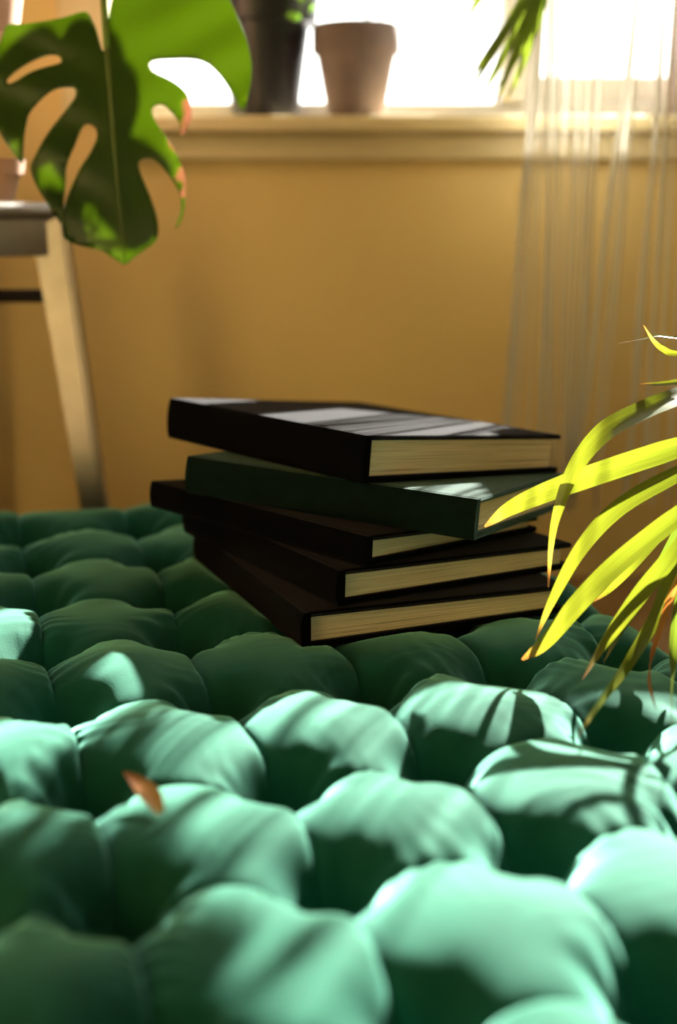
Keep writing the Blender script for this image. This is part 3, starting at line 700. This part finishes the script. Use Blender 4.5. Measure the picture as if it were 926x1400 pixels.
def pr(px, w): return w / 2 * (at(463, 100, 1).y * 0 + (SY * math.cos(PITCH) - (sill_top + .05 - .42) * math.sin(PITCH))) / 1600
zrim = aty(487, 36, SY).z - sill_top; zband = aty(487, 73, SY).z - sill_top
tp = aty(487, 100, SY)
r1 = clay_pot('terracotta_pot', (tp.x, SY, sill_top), [(pr(0, 76), 0), (pr(0, 108), zband), (pr(0, 117), zband - .001), (pr(0, 120), zband + .004), (pr(0, 120), zrim - .002), (pr(0, 117), zrim), (pr(0, 106), zrim), (pr(0, 102), zband)], 'terracotta',
              'grey-brown terracotta pot with a wide rim on the window sill', soil=(pr(0, 103), zrim - .012))
sprout(r1, (.015, .0, zrim - .012), 7, .042, .04, .013, 3)
zb = aty(361, 33, SY).z - sill_top; bp_ = aty(361, 100, SY)
r2 = clay_pot('dark_plant_pot', (bp_.x, SY + .02, sill_top), [(pr(0, 90), 0), (pr(0, 124), zb), (pr(0, 144), zb + .002), (pr(0, 152), zb + .03), (pr(0, 154), zb + .06), (pr(0, 146), zb + .06), (pr(0, 130), zb + .01)], 'black_pot',
              'large dark glazed plant pot beside the terracotta pot on the sill', soil=(pr(0, 140), zb + .05))
sprout(r2, (.030, -.015, zb + .05), 6, .030, .03, .013, 5)
for k, (px, py, ln, wd, tl) in enumerate(((30, 120, .085, .055, .3), (112, 105, .075, .05, -.3), (105, 215, .085, .06, .1), (150, 285, .08, .06, -.2), (45, 210, .06, .035, .6), (140, 165, .08, .04, .1), (162, 318, .06, .055, 0))):  # unseen leaves added in the sun's path to shade the monstera
    C_ = at(px, py, .93); C_ = C_ + TO_SUN * ((SY + .005 - C_.y) / TO_SUN.y) - r2.location; ax_ = Vector((math.sin(tl), 0, math.cos(tl)))
    a_, b_ = C_ - ax_ * ln / 2, C_ + ax_ * ln / 2
    bm = bmesh.new(); c = crom([(0, 0, zb + .05), Vector((a_.x * .4, 0, zb + .06)).lerp(a_, .4), a_], 6); tube(bm, c, .0016, 6); st = finish(bm, 'shade_leaf_stalk', 'stem', r2)
    leaflet('leaf', [a_, C_ + Vector((0, -.004, 0)), b_], wd, 'leaf_shade', st, up=(-.3, -1, .2), wprof=lambda t: math.sin(math.pi * min(1, t * .95 + .03)) ** .8 + .02, sub=8)
# trailing sprigs over the rim of the dark pot
for k, (dx, dz) in enumerate(((.062, -.004), (.056, .006), (.050, -.012))):
    bm = bmesh.new(); c = crom([(.035, -.03, zb + .05), (dx * .8, -.050, zb + .068), (dx * .85, -.060, zb + .012 + dz)], 6); tube(bm, c, .0007, 5); st = finish(bm, 'sprout_stem', 'stem', r2)
    for q in range(4, len(c), 2):
        d = Vector((math.cos(q * 2.2 + k), -.5, .1)); leaflet('sprout_leaf', [c[q], c[q] + d * .008, c[q] + d * .016], .010, 'sprout', st, up=(0, -1, .4), wprof=lambda t: math.sin(math.pi * min(1, t * .93 + .05)) + .03, sub=4)

tr = tag(empty('sun_block_trough', (.50, SY, sill_top)), 'unseen long clay trough added on the sill to block the sun', 'planter')  # unseen trough added at the window to shade the cushion right of the books
bm = bmesh.new(); box(bm, -.125, .125, -.045, .045, 0, .008, .003)
for s_ in (-1, 1):
    box(bm, -.125, .125, s_ * .041 - .004, s_ * .041 + .004, .004, .14, .003); box(bm, s_ * .121 - .004, s_ * .121 + .004, -.042, .042, .004, .14, .003)
finish(bm, 'trough', 'terracotta', tr, sharp=40)
bm = bmesh.new(); box(bm, -.118, .118, -.038, .038, .01, .12, .003); finish(bm, 'soil', 'soil', tr)

# ------------------------------------------------------------------ string curtain
sc_ = tag(empty('string_curtain', (.35, 1.255, 1.95)), 'silvery string curtain hanging in front of the window sill', 'curtain')
cinv = Matrix.Translation(-sc_.location)
bm = bmesh.new(); tube(bm, [(-.35, 1.255, 1.95), (1.3, 1.255, 1.95)], .008, 12); adopt(finish(bm, 'curtain_rod', 'steel'), sc_, cinv)
for xx in (-.3, 1.25):
    bm = bmesh.new(); tube(bm, [(xx, 1.255, 1.95), (xx, 1.364, 1.95)], .006, 8); adopt(finish(bm, 'rod_bracket', 'steel'), sc_, cinv)
ST = [(735, 702), (737, 706), (740, 710), (744, 719), (749, 730), (753, 742), (756, 746), (760, 751), (767, 757), (779, 768), (787, 775), (797, 783), (811, 791), (818, 796),
      (829, 803), (868, 814), (871, 818), (875, 834), (879, 840), (908, 874), (913, 880), (920, 893), (923, 897), (935, 909), (948, 925), (968, 945), (985, 960), (1000, 974), (1020, 992), (1045, 1012)]
for k, (a, b) in enumerate(ST):
    p0, p1 = aty(a, 0, 1.255), aty(b, 420, 1.255); d = (p1 - p0) / (p0.z - p1.z)
    zs = np.linspace(1.945, .10 + .03 * random.random(), 26); pts = []
    ph_ = random.uniform(0, 6.28); s_ = random.uniform(.0004, .0013)
    for z in zs:
        lean = d * (p0.z - z) if z < p0.z else Vector((0, 0, 0))
        x = p0.x + (lean.x if z < p0.z else 0)
        pts.append((x + s_ * math.sin(z * 21 + ph_), 1.255 + .004 * math.sin(k * 2.3) + s_ * math.cos(z * 17 + ph_), z))
    bm = bmesh.new(); tube(bm, pts, [.0010 + .0010 * abs(math.sin(i * .9 + ph_)) for i in range(len(pts))], 6)
    adopt(finish(bm, 'string', 'string'), sc_, cinv)
